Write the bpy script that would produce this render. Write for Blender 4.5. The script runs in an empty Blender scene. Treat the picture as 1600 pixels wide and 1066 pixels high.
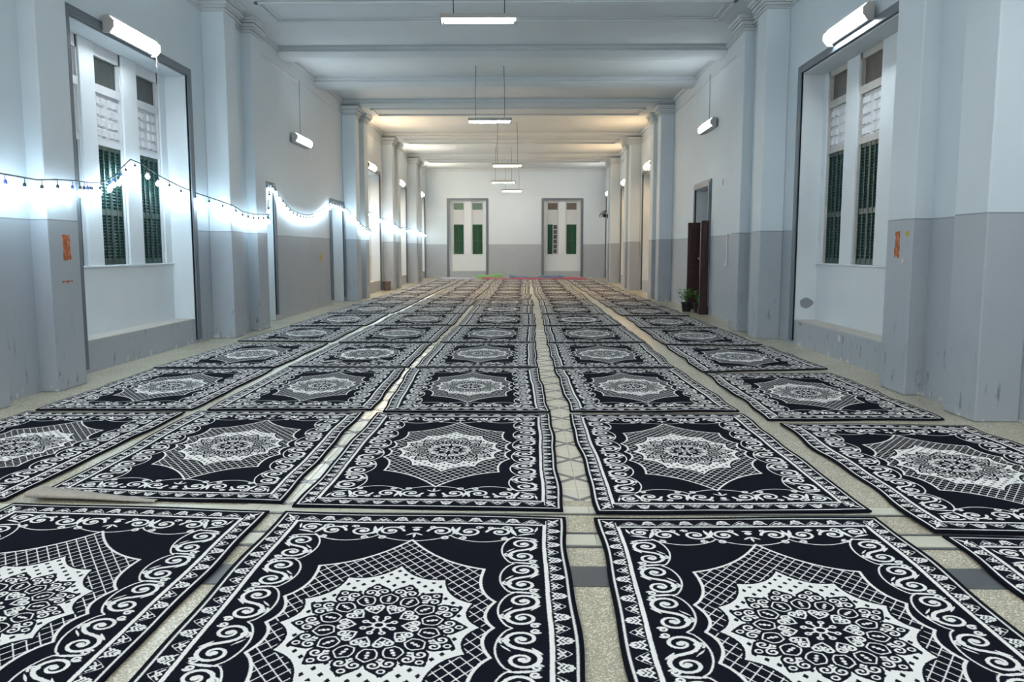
import bpy, bmesh, math, random
import numpy as np
from mathutils import Vector, Matrix
random.seed(7)
C = bpy.context.scene.collection
SC = bpy.context.scene
PI = math.pi

# ------------------------------------------------------------------ camera, world, exposure
cam_d = bpy.data.cameras.new('camera'); cam = bpy.data.objects.new('camera', cam_d); C.objects.link(cam)
cam_d.sensor_width = 36.0; cam_d.lens = 28.58; cam_d.clip_end = 200
cam.location = (0, 0, 1.4); cam.rotation_euler = (PI/2-0.1109, 0, 0.0155)
SC.camera = cam
SC.view_settings.view_transform = 'Standard'; SC.view_settings.look = 'None'
SC.view_settings.gamma = 1.0; SC.view_settings.use_curve_mapping = False
SC.view_settings.exposure = 1.68
w = bpy.data.worlds.new('night'); SC.world = w; w.use_nodes = True
w.node_tree.nodes['Background'].inputs[0].default_value = (.10, .14, .22, 1)
w.node_tree.nodes['Background'].inputs[1].default_value = .10
try:
    SC.cycles.use_denoising = True; SC.cycles.max_bounces = 8; SC.cycles.diffuse_bounces = 5
    SC.cycles.use_light_tree = True; SC.cycles.sample_clamp_indirect = 6.0
except Exception: pass
COOL = (.84, .945, 1.0); WARM = (1.0, .68, .38); NEUT = (1.0, .945, .885)
TUBE_STRENGTH = 26.0; BULB_STRENGTH = 30.0

# ------------------------------------------------------------------ helpers
class MB:
    def __init__(s): s.v = []; s.f = []; s.sm = []
    def box(s, x0, x1, y0, y1, z0, z1):
        n = len(s.v)
        s.v += [(x, y, z) for z in (z0, z1) for y in (y0, y1) for x in (x0, x1)]
        for q in ((0,2,3,1),(4,5,7,6),(0,1,5,4),(2,6,7,3),(0,4,6,2),(1,3,7,5)): s.f.append(tuple(n+i for i in q)); s.sm.append(False)
        return s
    def prism(s, pts, a, b, axis='x'):
        """extrude polygon pts from a to b along axis; pts are the other two coords in order"""
        n = len(s.v); k = len(pts)
        def P(t, p): return {'x': (t, p[0], p[1]), 'y': (p[0], t, p[1]), 'z': (p[0], p[1], t)}[axis]
        s.v += [P(a, p) for p in pts]+[P(b, p) for p in pts]
        s.f.append(tuple(n+i for i in range(k))[::-1]); s.f.append(tuple(n+k+i for i in range(k))); s.sm += [False, False]
        for i in range(k):
            j = (i+1) % k; s.f.append((n+i, n+j, n+k+j, n+k+i)); s.sm.append(False)
        return s
    def tube(s, pts, r, sides=6, r1=None):
        n0 = len(s.v); P = [Vector(p) for p in pts]; m = len(P); ref = Vector((0, 0, 1))
        for i, p in enumerate(P):
            d = (P[min(i+1, m-1)]-P[max(i-1, 0)]).normalized()
            a = d.cross(ref if abs(d.z) < .9 else Vector((1, 0, 0))).normalized(); b = d.cross(a)
            rr = r if r1 is None else r+(r1-r)*i/(m-1)
            for k in range(sides):
                t = 2*PI*k/sides; s.v.append(tuple(p+a*rr*math.cos(t)+b*rr*math.sin(t)))
        for i in range(m-1):
            for k in range(sides):
                k2 = (k+1) % sides
                s.f.append((n0+i*sides+k, n0+i*sides+k2, n0+(i+1)*sides+k2, n0+(i+1)*sides+k)); s.sm.append(True)
        s.f.append(tuple(n0+k for k in range(sides))[::-1]); s.f.append(tuple(n0+(m-1)*sides+k for k in range(sides))); s.sm += [False, False]
        return s
    def lathe(s, prof, cx=0, cy=0, cz=0, sides=16):
        n0 = len(s.v)
        for r, z in prof:
            for k in range(sides):
                t = 2*PI*k/sides; s.v.append((cx+r*math.cos(t), cy+r*math.sin(t), cz+z))
        for i in range(len(prof)-1):
            for k in range(sides):
                k2 = (k+1) % sides
                s.f.append((n0+i*sides+k, n0+i*sides+k2, n0+(i+1)*sides+k2, n0+(i+1)*sides+k)); s.sm.append(True)
        s.f.append(tuple(n0+k for k in range(sides))[::-1]); s.f.append(tuple(n0+(len(prof)-1)*sides+k for k in range(sides))); s.sm += [False, False]
        return s
    def mesh(s, name, m):
        me = bpy.data.meshes.new(name); me.from_pydata(s.v, [], s.f); me.materials.append(m)
        me.polygons.foreach_set('use_smooth', s.sm); me.update()
        return me
    def build(s, name, m, parent=None, loc=None):
        return link(name, s.mesh(name, m), parent, loc)
def link(name, me, parent=None, loc=None):
    o = bpy.data.objects.new(name, me); C.objects.link(o)
    if parent: o.parent = parent
    if loc: o.location = loc
    return o
def tag(o, label, cat, group=None):
    o['label'] = label; o['category'] = cat
    if group: o['group'] = group
    return o
def thing(name, label, cat, loc=(0, 0, 0), rz=0.0, group=None):
    o = bpy.data.objects.new(name, None); C.objects.link(o); o.location = loc; o.rotation_euler = (0, 0, rz)
    o.empty_display_size = .1
    return tag(o, label, cat, group)
def struct(o): o['kind'] = 'structure'; return o
def sempty(name, loc, rz):
    o = bpy.data.objects.new(name, None); C.objects.link(o); o.location = loc; o.rotation_euler = (0, 0, rz); o.empty_display_size = .1
    return struct(o)
def bevel(o, wd, seg=1):
    m = o.modifiers.new('bevel', 'BEVEL'); m.width = wd; m.segments = seg; m.limit_method = 'ANGLE'; return o

# ------------------------------------------------------------------ carpet pattern, drawn stroke by stroke
PX=440.0
def rug_pattern(variant):
    HU,HV=.74,1.275
    nu,nv=int(HU*PX),int(HV*PX)
    img=np.zeros((nv,nu)); 
    gu=(np.arange(nu)+.5)/PX; gv=(np.arange(nv)+.5)/PX
    U,V=np.meshgrid(gu,gv)
    def box(x0,x1,y0,y1):
        a=max(0,int(x0*PX)-1); b=min(nu,int(x1*PX)+2); c=max(0,int(y0*PX)-1); d=min(nv,int(y1*PX)+2)
        return None if a>=b or c>=d else (slice(c,d),slice(a,b))
    def blend(s,cov,val): img[s]=img[s]*(1-cov)+val*cov
    def stroke(P,w,val=1.0,closed=False,w1=None):
        P=list(P)
        if closed: P.append(P[0])
        n=len(P)-1
        for i in range(n):
            (ax,ay),(bx,by)=P[i],P[i+1]
            ww=w if w1 is None else w+(w1-w)*i/max(1,n-1)
            s=box(min(ax,bx)-ww,max(ax,bx)+ww,min(ay,by)-ww,max(ay,by)+ww)
            if s is None: continue
            u=U[s]-ax; v=V[s]-ay; dx=bx-ax; dy=by-ay; L=dx*dx+dy*dy+1e-12
            t=np.clip((u*dx+v*dy)/L,0,1)
            d=np.hypot(u-t*dx,v-t*dy)
            blend(s,np.clip((ww/2-d)*PX+.5,0,1),val)
    def inside(P,s):
        u=U[s]; v=V[s]; c=np.zeros(u.shape,bool); n=len(P)
        for i in range(n):
            ax,ay=P[i]; bx,by=P[(i+1)%n]
            if ay==by: continue
            c^=((ay>v)!=(by>v))&(u<(bx-ax)*(v-ay)/(by-ay)+ax)
        return c
    def fill(P,val=1.0):
        xs=[p[0] for p in P]; ys=[p[1] for p in P]
        s=box(min(xs),max(xs),min(ys),max(ys))
        if s is not None: blend(s,inside(P,s).astype(float),val)
    def disc(x,y,r,val=1.0): stroke([(x,y),(x+1e-5,y)],2*r,val)
    def spiral(cx,cy,r0,r1,a0,turns,sgn):
        n=max(10,int(18*turns)); 
        return [(cx+(r0+(r1-r0)*(i/n)**.8)*math.cos(a0+sgn*2*math.pi*turns*i/n),cy+(r0+(r1-r0)*(i/n)**.8)*math.sin(a0+sgn*2*math.pi*turns*i/n)) for i in range(n+1)]
    def ring(x,y,r,w): stroke(spiral(x,y,r,r,0,1,1),w)
    def quad(a,c,b,n=12): return [((1-t)**2*a[0]+2*t*(1-t)*c[0]+t*t*b[0],(1-t)**2*a[1]+2*t*(1-t)*c[1]+t*t*b[1]) for t in [i/n for i in range(n+1)]]
    def leaf(x0,y0,x1,y1,w,bend=0.0,val=1.0):
        dx,dy=x1-x0,y1-y0; nx,ny=-dy,dx; L=math.hypot(dx,dy); nx/=L; ny/=L
        A=quad((x0,y0),(x0+dx*.5+nx*(w+bend),y0+dy*.5+ny*(w+bend)),(x1,y1)); B=quad((x1,y1),(x0+dx*.5+nx*(bend-w),y0+dy*.5+ny*(bend-w)),(x0,y0))
        fill(A+B,val)
    # ---- frame lines
    stroke([(.716,-.1),(.716,1.242),(-.1,1.242)],.010)
    stroke([(.631,-.1),(.631,1.128),(-.1,1.128)],.017)
    # ---- guard band: palmettes and lobes; T maps (along, out) to (u,v)
    def palm(T,a):
        for j in range(3):
            o=.648+.017*j+.006; 
            stroke([T(a-.034+.006*j,o-.004),T(a-.018+.002*j,o+.010),T(a,o-.004),T(a+.018-.002*j,o+.010),T(a+.034-.006*j,o-.004)],.0085)
        disc(*T(a,.700),.009)
    def lobe(T,a,k=1.0):
        P=[T(a+k*.056*math.cos(t),.636+.064*(1-abs(math.cos(t))**1.25)) for t in [math.pi*i/14 for i in range(15)]]
        fill([T(a-k*.066,.636)]+P[::-1]+[T(a+k*.066,.636)])
        Q=[T(a+k*.050*math.cos(t),.641+.053*(1-abs(math.cos(t))**1.25)) for t in [math.pi*i/14 for i in range(15)]]
        fill(Q,0)
        stroke([T(a-.030,.650),T(a-.012,.664),T(a,.650),T(a+.012,.664),T(a+.030,.650)],.008)
        stroke([T(a-.016,.676),T(a,.666),T(a+.016,.676)],.008)
    side=lambda a,o:(o,a)
    top=lambda a,o:(a,o+.507)
    for k in range(0,7):
        lobe(side,.19*k); palm(side,.095+.19*k) if k<6 else None
    for k in range(0,4):
        lobe(top,.19*k) if k<4 else None
        if k<3: palm(top,.095+.19*k)
    leaf(.645,1.142,.705,1.225,.018); leaf(.645,1.215,.70,1.15,.014)
    # ---- scroll border
    def scroll_side(v0,m=1,u0=.53):
        c1=v0+.085*m; c2=v0+.235*m
        a=math.pi/2*m
        stroke(spiral(u0,c1,.074,.016,a,1.45,m),.018,w1=.011); disc(u0,c1,.015)
        stroke(spiral(u0,c2,.074,.016,-a,1.45,m),.018,w1=.011); disc(u0,c2,.015)
        stroke(spiral(.468,c1+.012*m,.023,.006,2.2,1.2,m),.010); disc(.468,c1+.012*m,.007)
        stroke(spiral(.582,c2+.05*m,.021,.006,-.6,1.2,-m),.010)
        stroke(spiral(.576,c1-.062*m,.020,.006,.6,1.2,m),.010)
        leaf(.468,c2+.082*m,.600,c2+.066*m,.017,.012*m); leaf(.560,c1+.062*m,.604,c1+.115*m,.013,.006)
        leaf(.452,c2-.105*m,.492,c2-.055*m,.010)
    for k in range(3): scroll_side(.31*k)
    def scroll_top(u0,m=1):
        v0=1.01; c1=u0+.08*m
        stroke(spiral(c1,v0,.066,.014,math.pi,1.4,-m),.016,w1=.011); disc(c1,v0,.015)
        leaf(c1+.05*m,v0+.07,c1+.085*m,v0-.05,.022,-.01*m)
        stroke(spiral(c1+.03*m,v0-.092,.022,.006,1.5,1.2,m),.010)
        stroke(spiral(c1-.045*m,v0+.058,.019,.006,0,1.2,-m),.009)
    scroll_top(.045); scroll_top(.345,-1); scroll_top(.335)
    for a in (-.5,0,.5): leaf(0,.985,.05*math.sin(a*2),.985-.07*math.cos(a*2),.014)
    leaf(-.03,1.06,.03,1.06,.016); disc(0,1.03,.018)
    stroke(spiral(.535,1.045,.052,.012,2.5,1.4,-1),.014); disc(.535,1.045,.012); leaf(.50,.965,.59,1.0,.018,.012); leaf(.585,1.02,.60,1.10,.013)
    stroke(spiral(.445,1.07,.028,.008,0,1.2,1),.010)
    # ---- scallops
    cus=[(0.492,0),(.490,.31),(.489,.615),(.486,.943)]
    for i in range(3):
        a,b=cus[i],cus[i+1]; m=(a[1]+b[1])/2
        stroke([(a[0]-.057*math.sin(math.pi*t)**.62,a[1]+(b[1]-a[1])*t) for t in [j/16 for j in range(17)]],.008)
    stroke([(.486+(.179-.486)*t,.95-.078*math.sin(math.pi*t)**.7) for t in [j/16 for j in range(17)]],.008)
    stroke([(-.179+.358*t,.956-.082*math.sin(math.pi*t)**.7) for t in [j/20 for j in range(21)]],.008)
    full=(slice(0,nv),slice(0,nu))
    def star(tips,pull):
        P=[]
        n=len(tips)
        for i in range(n):
            a,b=tips[i],tips[(i+1)%n]; c=((a[0]+b[0])/2*pull,(a[1]+b[1])/2*pull)
            P+=quad(a,c,b,10)[:-1]
        return P
    def sym(q):  # quarter tips from top (0,y) round to (x,0)
        r=[(x,y) for x,y in q]+[(x,-y) for x,y in q[-2::-1]]
        return r+[(-x,y) for x,y in r[-2:0:-1]]
    if variant==0:
        S=star(sym([(0,.886),(.362,.547),(.421,.225),(.423,0)]),.84)
        s=box(0,.5,0,.9); M=inside(S,s)
        cu,cv=.0265,.037
        A=np.abs(((U[s]/cu+V[s]/cv)/2+.5)%1-.5)*2; B=np.abs(((U[s]/cu-V[s]/cv)/2+.5)%1-.5)*2
        g=1/math.hypot(1/cu,1/cv)
        d=np.minimum(A,B)*g
        blend(s,np.clip((.0025-d)*PX+.5,0,1)*M,1.0)
        stroke(S,.013,1,True)
        S2=star(sym([(0,.561),(.205,.424),(.332,.204),(.372,0)]),.80)
        stroke(S2,.020,0,True)
        fill(S2,1); M2=inside(S2,s)
        D=np.abs((U[s]/.064)%1-.5)*.056+np.abs((V[s]/.075+.25)%1-.5)*.045
        D2=np.abs((U[s]/.064+.5)%1-.5)*.056+np.abs((V[s]/.075+.75)%1-.5)*.045
        rr=np.hypot(U[s]/.33,V[s]/.385)
        S3=star(sym([(0,.535),(.193,.402),(.315,.196),(.352,0)]),.80); M3=inside(S3,s)
        blend(s,(np.clip((.0095-np.minimum(D,D2))*PX+.5,0,1))*(rr>.7)*M3,0)
        RX,RY=.325,.372
    else:
        # lobed medallion with floral corners
        P=[]
        for i in range(160):
            t=2*math.pi*i/160; r=1+.09*abs(math.cos(6*t))**.6
            P.append((.40*r*math.cos(t),.62*r*math.sin(t)))
        stroke(P,.012,1,True)
        for i in range(24):
            t=2*math.pi*(i+.5)/24; x,y=.375*math.cos(t),.58*math.sin(t)
            stroke(spiral(x,y,.045,.010,t,1.3,1 if i%2 else -1),.012); 
        fill([(x*.83,y*.83) for x,y in P],1)
        for k in range(4):
            x=.40-.055*k; y=.80-.05*((k*7)%3)
            stroke(spiral(x,y,.05,.012,k,1.4,1 if k%2 else -1),.013); leaf(x-.03,y+.05,x+.04,y+.09,.016)
            leaf(x+.01,y-.06,x-.05,y-.10,.014)
        RX,RY=.325,.47
    E=lambda r,t:(RX*r*math.sin(t),RY*r*math.cos(t))
    n=14
    def petal(t,r0,r1,w,off=0.0):
        L=[];R=[]
        for i in range(15):
            q=i/14; r=r0+(r1-r0)*q; h=w*(math.sin(math.pi*min(1,(q*.66+.14)))**.8)*(1 if q<.72 else max(0,(1-q)/.28)**.8)/max(r,.2)
            L.append(E(r,t-h)); R.append(E(r,t+h))
        return L+R[::-1]
    for k in range(n):
        fill(petal(math.pi/n*(2*k+1),.45,1.02,.172),0)
    fill([E(.68,2*math.pi*i/60) for i in range(60)],0)
    for k in range(n):
        t=math.pi/n*(2*k+1)
        for sg in (-1,1):
            x,y=E(.795,t+sg*.100); stroke(spiral(x,y,.029,.006,math.atan2(*E(1,t)[::-1])+sg*2.6,1.25,-sg),.0085)
        x,y=E(.915,t); ring(x,y,.012,.0065)
        x,y=E(.70,t); disc(x,y,.008)
        t2=math.pi/n*(2*k); Q=petal(t2,.50,.73,.105); stroke(Q,.006,1,True)
        for r in (.56,.61,.655): x,y=E(r,t2); disc(x,y,.009-.006*abs(r-.6)*8)
    for k in range(10):
        t=math.pi/10*(2*k+1); h=math.atan2(*E(1,t)[::-1])
        for sg in (-1,1):
            x,y=E(.41,t+sg*.155); stroke(spiral(x,y,.023,.006,h+sg*2.6,1.25,-sg),.0095)
        stroke([E(.27,t),E(.34,t+.20),E(.42,t+.27)],.008); stroke([E(.27,t),E(.34,t-.20),E(.42,t-.27)],.008)
    ring(0,0,.022,.011)
    for k in range(8):
        t=math.pi/8*(2*k+1); stroke([E(.09,t),E(.15,t)],.009); x,y=E(.18,t); ring(x,y,.009,.008)
    q=img
    half=np.concatenate([q[:,::-1],q],1)
    return np.concatenate([half[::-1],half],0)

# ------------------------------------------------------------------ materials
def nt(name):
    m = bpy.data.materials.new(name); m.use_nodes = True; t = m.node_tree; return m, t, t.nodes['Principled BSDF']
def mixc(t, fac, a, b):
    n = t.nodes.new('ShaderNodeMix'); n.data_type = 'RGBA'
    for i, x in ((0, fac), (6, a), (7, b)):
        if isinstance(x, (int, float)): n.inputs[i].default_value = x
        elif isinstance(x, tuple): n.inputs[i].default_value = (*x, 1)
        else: t.links.new(x, n.inputs[i])
    return n.outputs[2]
def mth(t, op, a, b=None, c=None):
    n = t.nodes.new('ShaderNodeMath'); n.operation = op
    for i, x in enumerate((a, b, c)):
        if x is None: continue
        if isinstance(x, (int, float)): n.inputs[i].default_value = x
        else: t.links.new(x, n.inputs[i])
    return n.outputs[0]
def noise(t, vec, scale, detail=3.0, rough=.55):
    n = t.nodes.new('ShaderNodeTexNoise'); n.inputs['Scale'].default_value = scale; n.inputs['Detail'].default_value = detail; n.inputs['Roughness'].default_value = rough
    if vec is not None: t.links.new(vec, n.inputs['Vector'])
    return n.outputs['Fac']
def ramp(t, x, lo, hi):
    n = t.nodes.new('ShaderNodeMapRange'); n.inputs[1].default_value = lo; n.inputs[2].default_value = hi; t.links.new(x, n.inputs[0]); return n.outputs[0]
def scaled(t, vec, s):
    n = t.nodes.new('ShaderNodeMapping'); n.inputs['Scale'].default_value = s; t.links.new(vec, n.inputs[0]); return n.outputs[0]
def wpos(t): return t.nodes.new('ShaderNodeNewGeometry').outputs['Position']
def bump(t, b, h, strength=.2, dist=.01):
    n = t.nodes.new('ShaderNodeBump'); n.inputs['Strength'].default_value = strength; n.inputs['Distance'].default_value = dist
    t.links.new(h, n.inputs['Height']); t.links.new(n.outputs[0], b.inputs['Normal'])
def plain(name, col, rough=.6, var=.12, scale=8.0, metal=0.0, bmp=.0):
    m, t, b = nt(name); p = t.nodes.new('ShaderNodeTexCoord').outputs['Object']
    f = noise(t, p, scale)
    d = tuple(c*(1-var) for c in col); l = tuple(min(1, c*(1+var)) for c in col)
    t.links.new(mixc(t, f, d, l), b.inputs['Base Color']); b.inputs['Roughness'].default_value = rough; b.inputs['Metallic'].default_value = metal
    if bmp: bump(t, b, noise(t, p, scale*4), bmp)
    return m
def emit(name, col, strength):
    m, t, b = nt(name); t.nodes.remove(b); e = t.nodes.new('ShaderNodeEmission'); e.inputs[0].default_value = (*col, 1); e.inputs[1].default_value = strength
    t.links.new(e.outputs[0], t.nodes['Material Output'].inputs[0]); return m
DADO = 1.70
def wall_paint():
    m, t, b = nt('wall_paint'); p = wpos(t); s = t.nodes.new('ShaderNodeSeparateXYZ'); t.links.new(p, s.inputs[0]); z = s.outputs[2]
    wob = mth(t, 'MULTIPLY', mth(t, 'SUBTRACT', noise(t, p, 1.6, 2), .5), .012)
    zz = mth(t, 'ADD', z, wob)
    blot = noise(t, p, 1.3, 5, .6)
    white = mixc(t, blot, (.555, .612, .65), (.63, .69, .73))
    grey = mixc(t, blot, (.33, .36, .395), (.40, .43, .465))
    streak = noise(t, scaled(t, p, (14, 14, 3.6)), 1.0, 4, .65)
    low = ramp(t, z, 1.0, .15)
    sc = mth(t, 'MULTIPLY', ramp(t, streak, .61, .68), mth(t, 'MULTIPLY', low, .75))
    grey = mixc(t, sc, grey, (.10, .115, .14))
    pale = mth(t, 'MULTIPLY', ramp(t, noise(t, p, 9, 3), .58, .66), ramp(t, z, .09, .02))
    grey = mixc(t, pale, grey, (.6, .6, .58))
    up = mth(t, 'GREATER_THAN', zz, DADO)
    col = mixc(t, up, grey, white)
    ln = mth(t, 'LESS_THAN', mth(t, 'ABSOLUTE', mth(t, 'SUBTRACT', zz, DADO)), .007)
    col = mixc(t, mth(t, 'MULTIPLY', ln, .6), col, (.12, .13, .15))
    t.links.new(col, b.inputs['Base Color']); b.inputs['Roughness'].default_value = .55
    bump(t, b, noise(t, p, 5, 4), .25, .012)
    return m
def floor_mat():
    m, t, b = nt('terrazzo'); p = wpos(t)
    v = t.nodes.new('ShaderNodeTexVoronoi'); v.inputs['Scale'].default_value = 130; t.links.new(p, v.inputs['Vector'])
    sp = t.nodes.new('ShaderNodeSeparateColor'); t.links.new(v.outputs['Color'], sp.inputs[0])
    chip = mixc(t, sp.outputs[0], (.36, .32, .24), (.95, .87, .68))
    mort = ramp(t, v.outputs['Distance'], .35, .62)
    col = mixc(t, mort, chip, (.41, .37, .275))
    dirt = noise(t, p, 1.1, 5, .65)
    col = mixc(t, mth(t, 'MULTIPLY', ramp(t, dirt, .45, .75), .45), col, (.33, .295, .225))
    t.links.new(col, b.inputs['Base Color']); b.inputs['Roughness'].default_value = .27
    bump(t, b, noise(t, p, 60, 2), .08, .004)
    return m
def tile_mat():
    m, t, b = nt('patterned_cement_tile'); p = t.nodes.new('ShaderNodeTexCoord').outputs['Object']; s = t.nodes.new('ShaderNodeSeparateXYZ'); t.links.new(p, s.inputs[0])
    d = mth(t, 'ABSOLUTE', mth(t, 'SUBTRACT', s.outputs[0], s.outputs[1]))
    band = mth(t, 'LESS_THAN', mth(t, 'ABSOLUTE', mth(t, 'SUBTRACT', d, .0)), .026)
    g = noise(t, wpos(t), 6, 4)
    col = mixc(t, band, mixc(t, g, (.60, .56, .455), (.74, .70, .57)), mixc(t, g, (.17, .165, .16), (.24, .235, .225)))
    t.links.new(col, b.inputs['Base Color']); b.inputs['Roughness'].default_value = .24
    return m
def rug_mat(name, variant):
    a = rug_pattern(variant); h, wd = a.shape
    im = bpy.data.images.new(name, wd, h, float_buffer=False)
    rng = np.random.default_rng(3)
    k = (.008*(1-a)+.84*a)[..., None]*np.array([[[1.02, .99, .955]]])*(1+.10*(rng.random(a.shape)[..., None]-.5))
    k[..., 2] += (.007*(1-a)); k[..., 1] += .001
    k = np.clip(k, 0, 1); srgb = np.where(k < .0031308, k*12.92, 1.055*k**(1/2.4)-.055)
    px = np.ones((h, wd, 4), np.float32); px[..., :3] = srgb
    im.pixels.foreach_set(px.ravel()); im.update(); im.pack()
    m, t, b = nt(name); n = t.nodes.new('ShaderNodeTexImage'); n.image = im; n.extension = 'EXTEND'
    uv = t.nodes.new('ShaderNodeTexCoord').outputs['UV']
    wob = t.nodes.new('ShaderNodeTexNoise'); wob.inputs['Scale'].default_value = 260; t.links.new(uv, wob.inputs['Vector'])
    sub = t.nodes.new('ShaderNodeVectorMath'); sub.operation = 'MULTIPLY_ADD'; t.links.new(wob.outputs['Color'], sub.inputs[0]); sub.inputs[1].default_value = (.004, .0024, 0); 
    off = t.nodes.new('ShaderNodeVectorMath'); off.operation = 'SUBTRACT'; t.links.new(uv, off.inputs[0]); off.inputs[1].default_value = (.002, .0012, 0)
    t.links.new(off.outputs[0], sub.inputs[2]); t.links.new(sub.outputs[0], n.inputs[0])
    t.links.new(n.outputs[0], b.inputs['Base Color']); b.inputs['Roughness'].default_value = .95
    b.inputs['Specular IOR Level'].default_value = .03
    bump(t, b, noise(t, wpos(t), 420, 2), .35, .004)
    return m
def foliage_mat():
    m, t, b = nt('green_leaf'); p = wpos(t)
    t.links.new(mixc(t, noise(t, p, 14), (.03, .14, .02), (.14, .38, .07)), b.inputs['Base Color']); b.inputs['Roughness'].default_value = .5
    return m
def wood_mat():
    m, t, b = nt('dark_wood'); p = t.nodes.new('ShaderNodeTexCoord').outputs['Object']
    g = noise(t, scaled(t, p, (18, 18, 1.5)), 1.0, 5)
    t.links.new(mixc(t, g, (.022, .006, .005), (.060, .020, .016)), b.inputs['Base Color']); b.inputs['Roughness'].default_value = .38
    return m
def paper_mat(name, a, bb):
    m, t, b = nt(name); p = wpos(t)
    f = ramp(t, noise(t, p, 22, 4, .7), .42, .62)
    t.links.new(mixc(t, f, a, bb), b.inputs['Base Color']); b.inputs['Roughness'].default_value = .8
    return m
M = dict(
    wall=wall_paint(), floor=floor_mat(), tile=tile_mat(),
    white=plain('white_plaster', (.66, .70, .725), .55, .05, 2.5, 0, .08), ceil=plain('ceiling_paint', (.55, .585, .60), .7, .05, 1.2),
    trim=plain('grey_moulding', (.125, .15, .175), .45, .08, 6), frame=plain('white_joinery', (.60, .61, .63), .5, .08, 9),
    oldframe=plain('weathered_joinery', (.45, .43, .40), .6, .22, 14), ledge=plain('stone_ledge', (.50, .47, .42), .6, .15, 7),
    green=plain('dark_green_paint', (.008, .040, .034), .42, .25, 10), green2=plain('far_light_green', (.010, .075, .026), .45, .25, 10), pane=plain('dusty_dark_pane', (.040, .048, .046), .30, .45, 6),  # back shutters repeat the green, with the far light's tone in the colour
    brownpane=plain('dusty_brown_pane', (.115, .095, .080), .35, .35, 7), greenpane=plain('greenish_glass_pane', (.09, .16, .11), .3, .4, 8),  # second pane is glass of a greenish colour of its own
    metal=plain('lamp_housing', (.42, .40, .37), .45, .12, 20), dark=plain('dark_plastic', (.03, .03, .032), .5, .2, 20),
    cord=plain('cord', (.035, .037, .04), .6, .1, 30), blue=plain('blue_socket', (.06, .09, .33), .4, .1, 30),
    steel=plain('grey_metal', (.18, .17, .16), .4, .2, 20, .6), slab=plain('dark_marble', (.085, .09, .095), .35, .3, 5),
    strip=plain('cream_slab', (.60, .58, .47), .4, .12, 7), wood=wood_mat(), leaf=foliage_mat(),
    pot=plain('black_pot', (.012, .014, .022), .4, .2, 10), bin=plain('brown_bin', (.17, .13, .11), .6, .25, 12),
    backing=plain('jute_backing', (.40, .36, .31), .9, .25, 40, 0, .3),
    poster=paper_mat('orange_paper', (.30, .085, .030), (.62, .20, .07)), posterw=paper_mat('pale_paper', (.50, .46, .42), (.62, .60, .58)),
    yellow=plain('yellow_paper', (.50, .36, .05), .8, .2, 30), patch=plain('grey_patch_paint', (.24, .25, .27), .7, .12, 12), white2=plain('white_plastic', (.75, .75, .74), .4, .04, 10),
    matr=plain('red_mat', (.46, .13, .18), .85, .3, 5), matg=plain('green_mat', (.24, .42, .19), .85, .25, 6), matb=plain('blue_mat', (.13, .20, .31), .85, .3, 5), matl=plain('lilac_mat', (.42, .42, .52), .85, .4, 3),
    chrome=plain('bright_metal', (.75, .74, .72), .25, .05, 20, .8),
)
TUBE = {'cool': emit('lit_tube_cool', COOL, TUBE_STRENGTH), 'neut': emit('lit_tube_neutral', NEUT, TUBE_STRENGTH), 'warm': emit('lit_tube_warm', WARM, TUBE_STRENGTH*2.2), 'far': emit('lit_tube_far', NEUT, TUBE_STRENGTH*1.3), 'hot': emit('lit_tube_bright', (1.0, .88, .70), TUBE_STRENGTH*3.2), 'back': emit('added_fill_tube_back_bays', (.90, .965, 1.0), TUBE_STRENGTH*6.0), 'hotwarm': emit('lit_tube_bright_warm', (1.0, .70, .40), TUBE_STRENGTH*3.4), 'first': emit('added_fill_tube_first_bay', (.93, .975, 1.0), TUBE_STRENGTH*1.4)}  # first-bay and back-bay tubes serve only the added fill lamps out of view
BULB = emit('lit_bulb', (.66, .87, 1.0), BULB_STRENGTH)
# ------------------------------------------------------------------ room shell
WL, WR, PL, PR = -5.0, 4.05, -4.64, 3.69
Y0, YF, ZC, ZS = -10.5, 41.5, 5.48, 5.30
PIER = [-6.01, .30, 6.61, 12.92, 22.62, 28.88, 35.20]
HALF = 1.565
WIN_Y = [10.67, 26.64, 32.90, 39.20]

fl = struct(MB().box(WL-.65, WR+.65, Y0, YF+.6, -.1, 0).build('floor', M['floor']))
# patterned tiles of the aisles (raised by a hair, joints between them)
def tile_mesh():
    b = MB(); h = .1105; c = .0025
    b.v = [(x, y, 0) for x, y in ((-h, -h), (h, -h), (h, h), (-h, h))]+[(x, y, .003) for x, y in ((-h+c, -h+c), (h-c, -h+c), (h-c, h-c), (-h+c, h-c))]
    b.f = [(4, 5, 6, 7)]+[(i, (i+1) % 4, 4+(i+1) % 4, 4+i) for i in range(4)]; b.sm = [False]*5
    return b.mesh('tile', M['tile'])
tm = tile_mesh()
for xj, y0, n in ((.31, 4.45, 44), (-1.315, 4.35, 44)):
    for i in range(2):
        for j in range(n):
            o = link('tile', tm, fl, (xj+(i-.5)*.225, y0+(j+.5)*.225, 0))
            o.rotation_euler = (0, 0, PI/2*((i+j+1) % 2))
def slabs(name, y0, y1, mat, wd):
    x = -4.6; me = MB().box(.003, wd-.003, .003, y1-y0-.003, 0, .004).mesh(name, M[mat])
    while x+wd < 3.66: link(name, me, fl, (x, y0, 0)); x += wd
slabs('marble_slab', 3.27, 3.49, 'slab', .74); slabs('marble_strip', 3.715, 3.745, 'slab', 1.3); slabs('cream_slab', 3.75, 3.90, 'strip', .45)
slabs('marble_strip', 3.905, 3.93, 'slab', 1.3); slabs('marble_strip', 4.195, 4.22, 'slab', 1.3); slabs('cream_slab', 4.225, 4.34, 'strip', .45)

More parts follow.
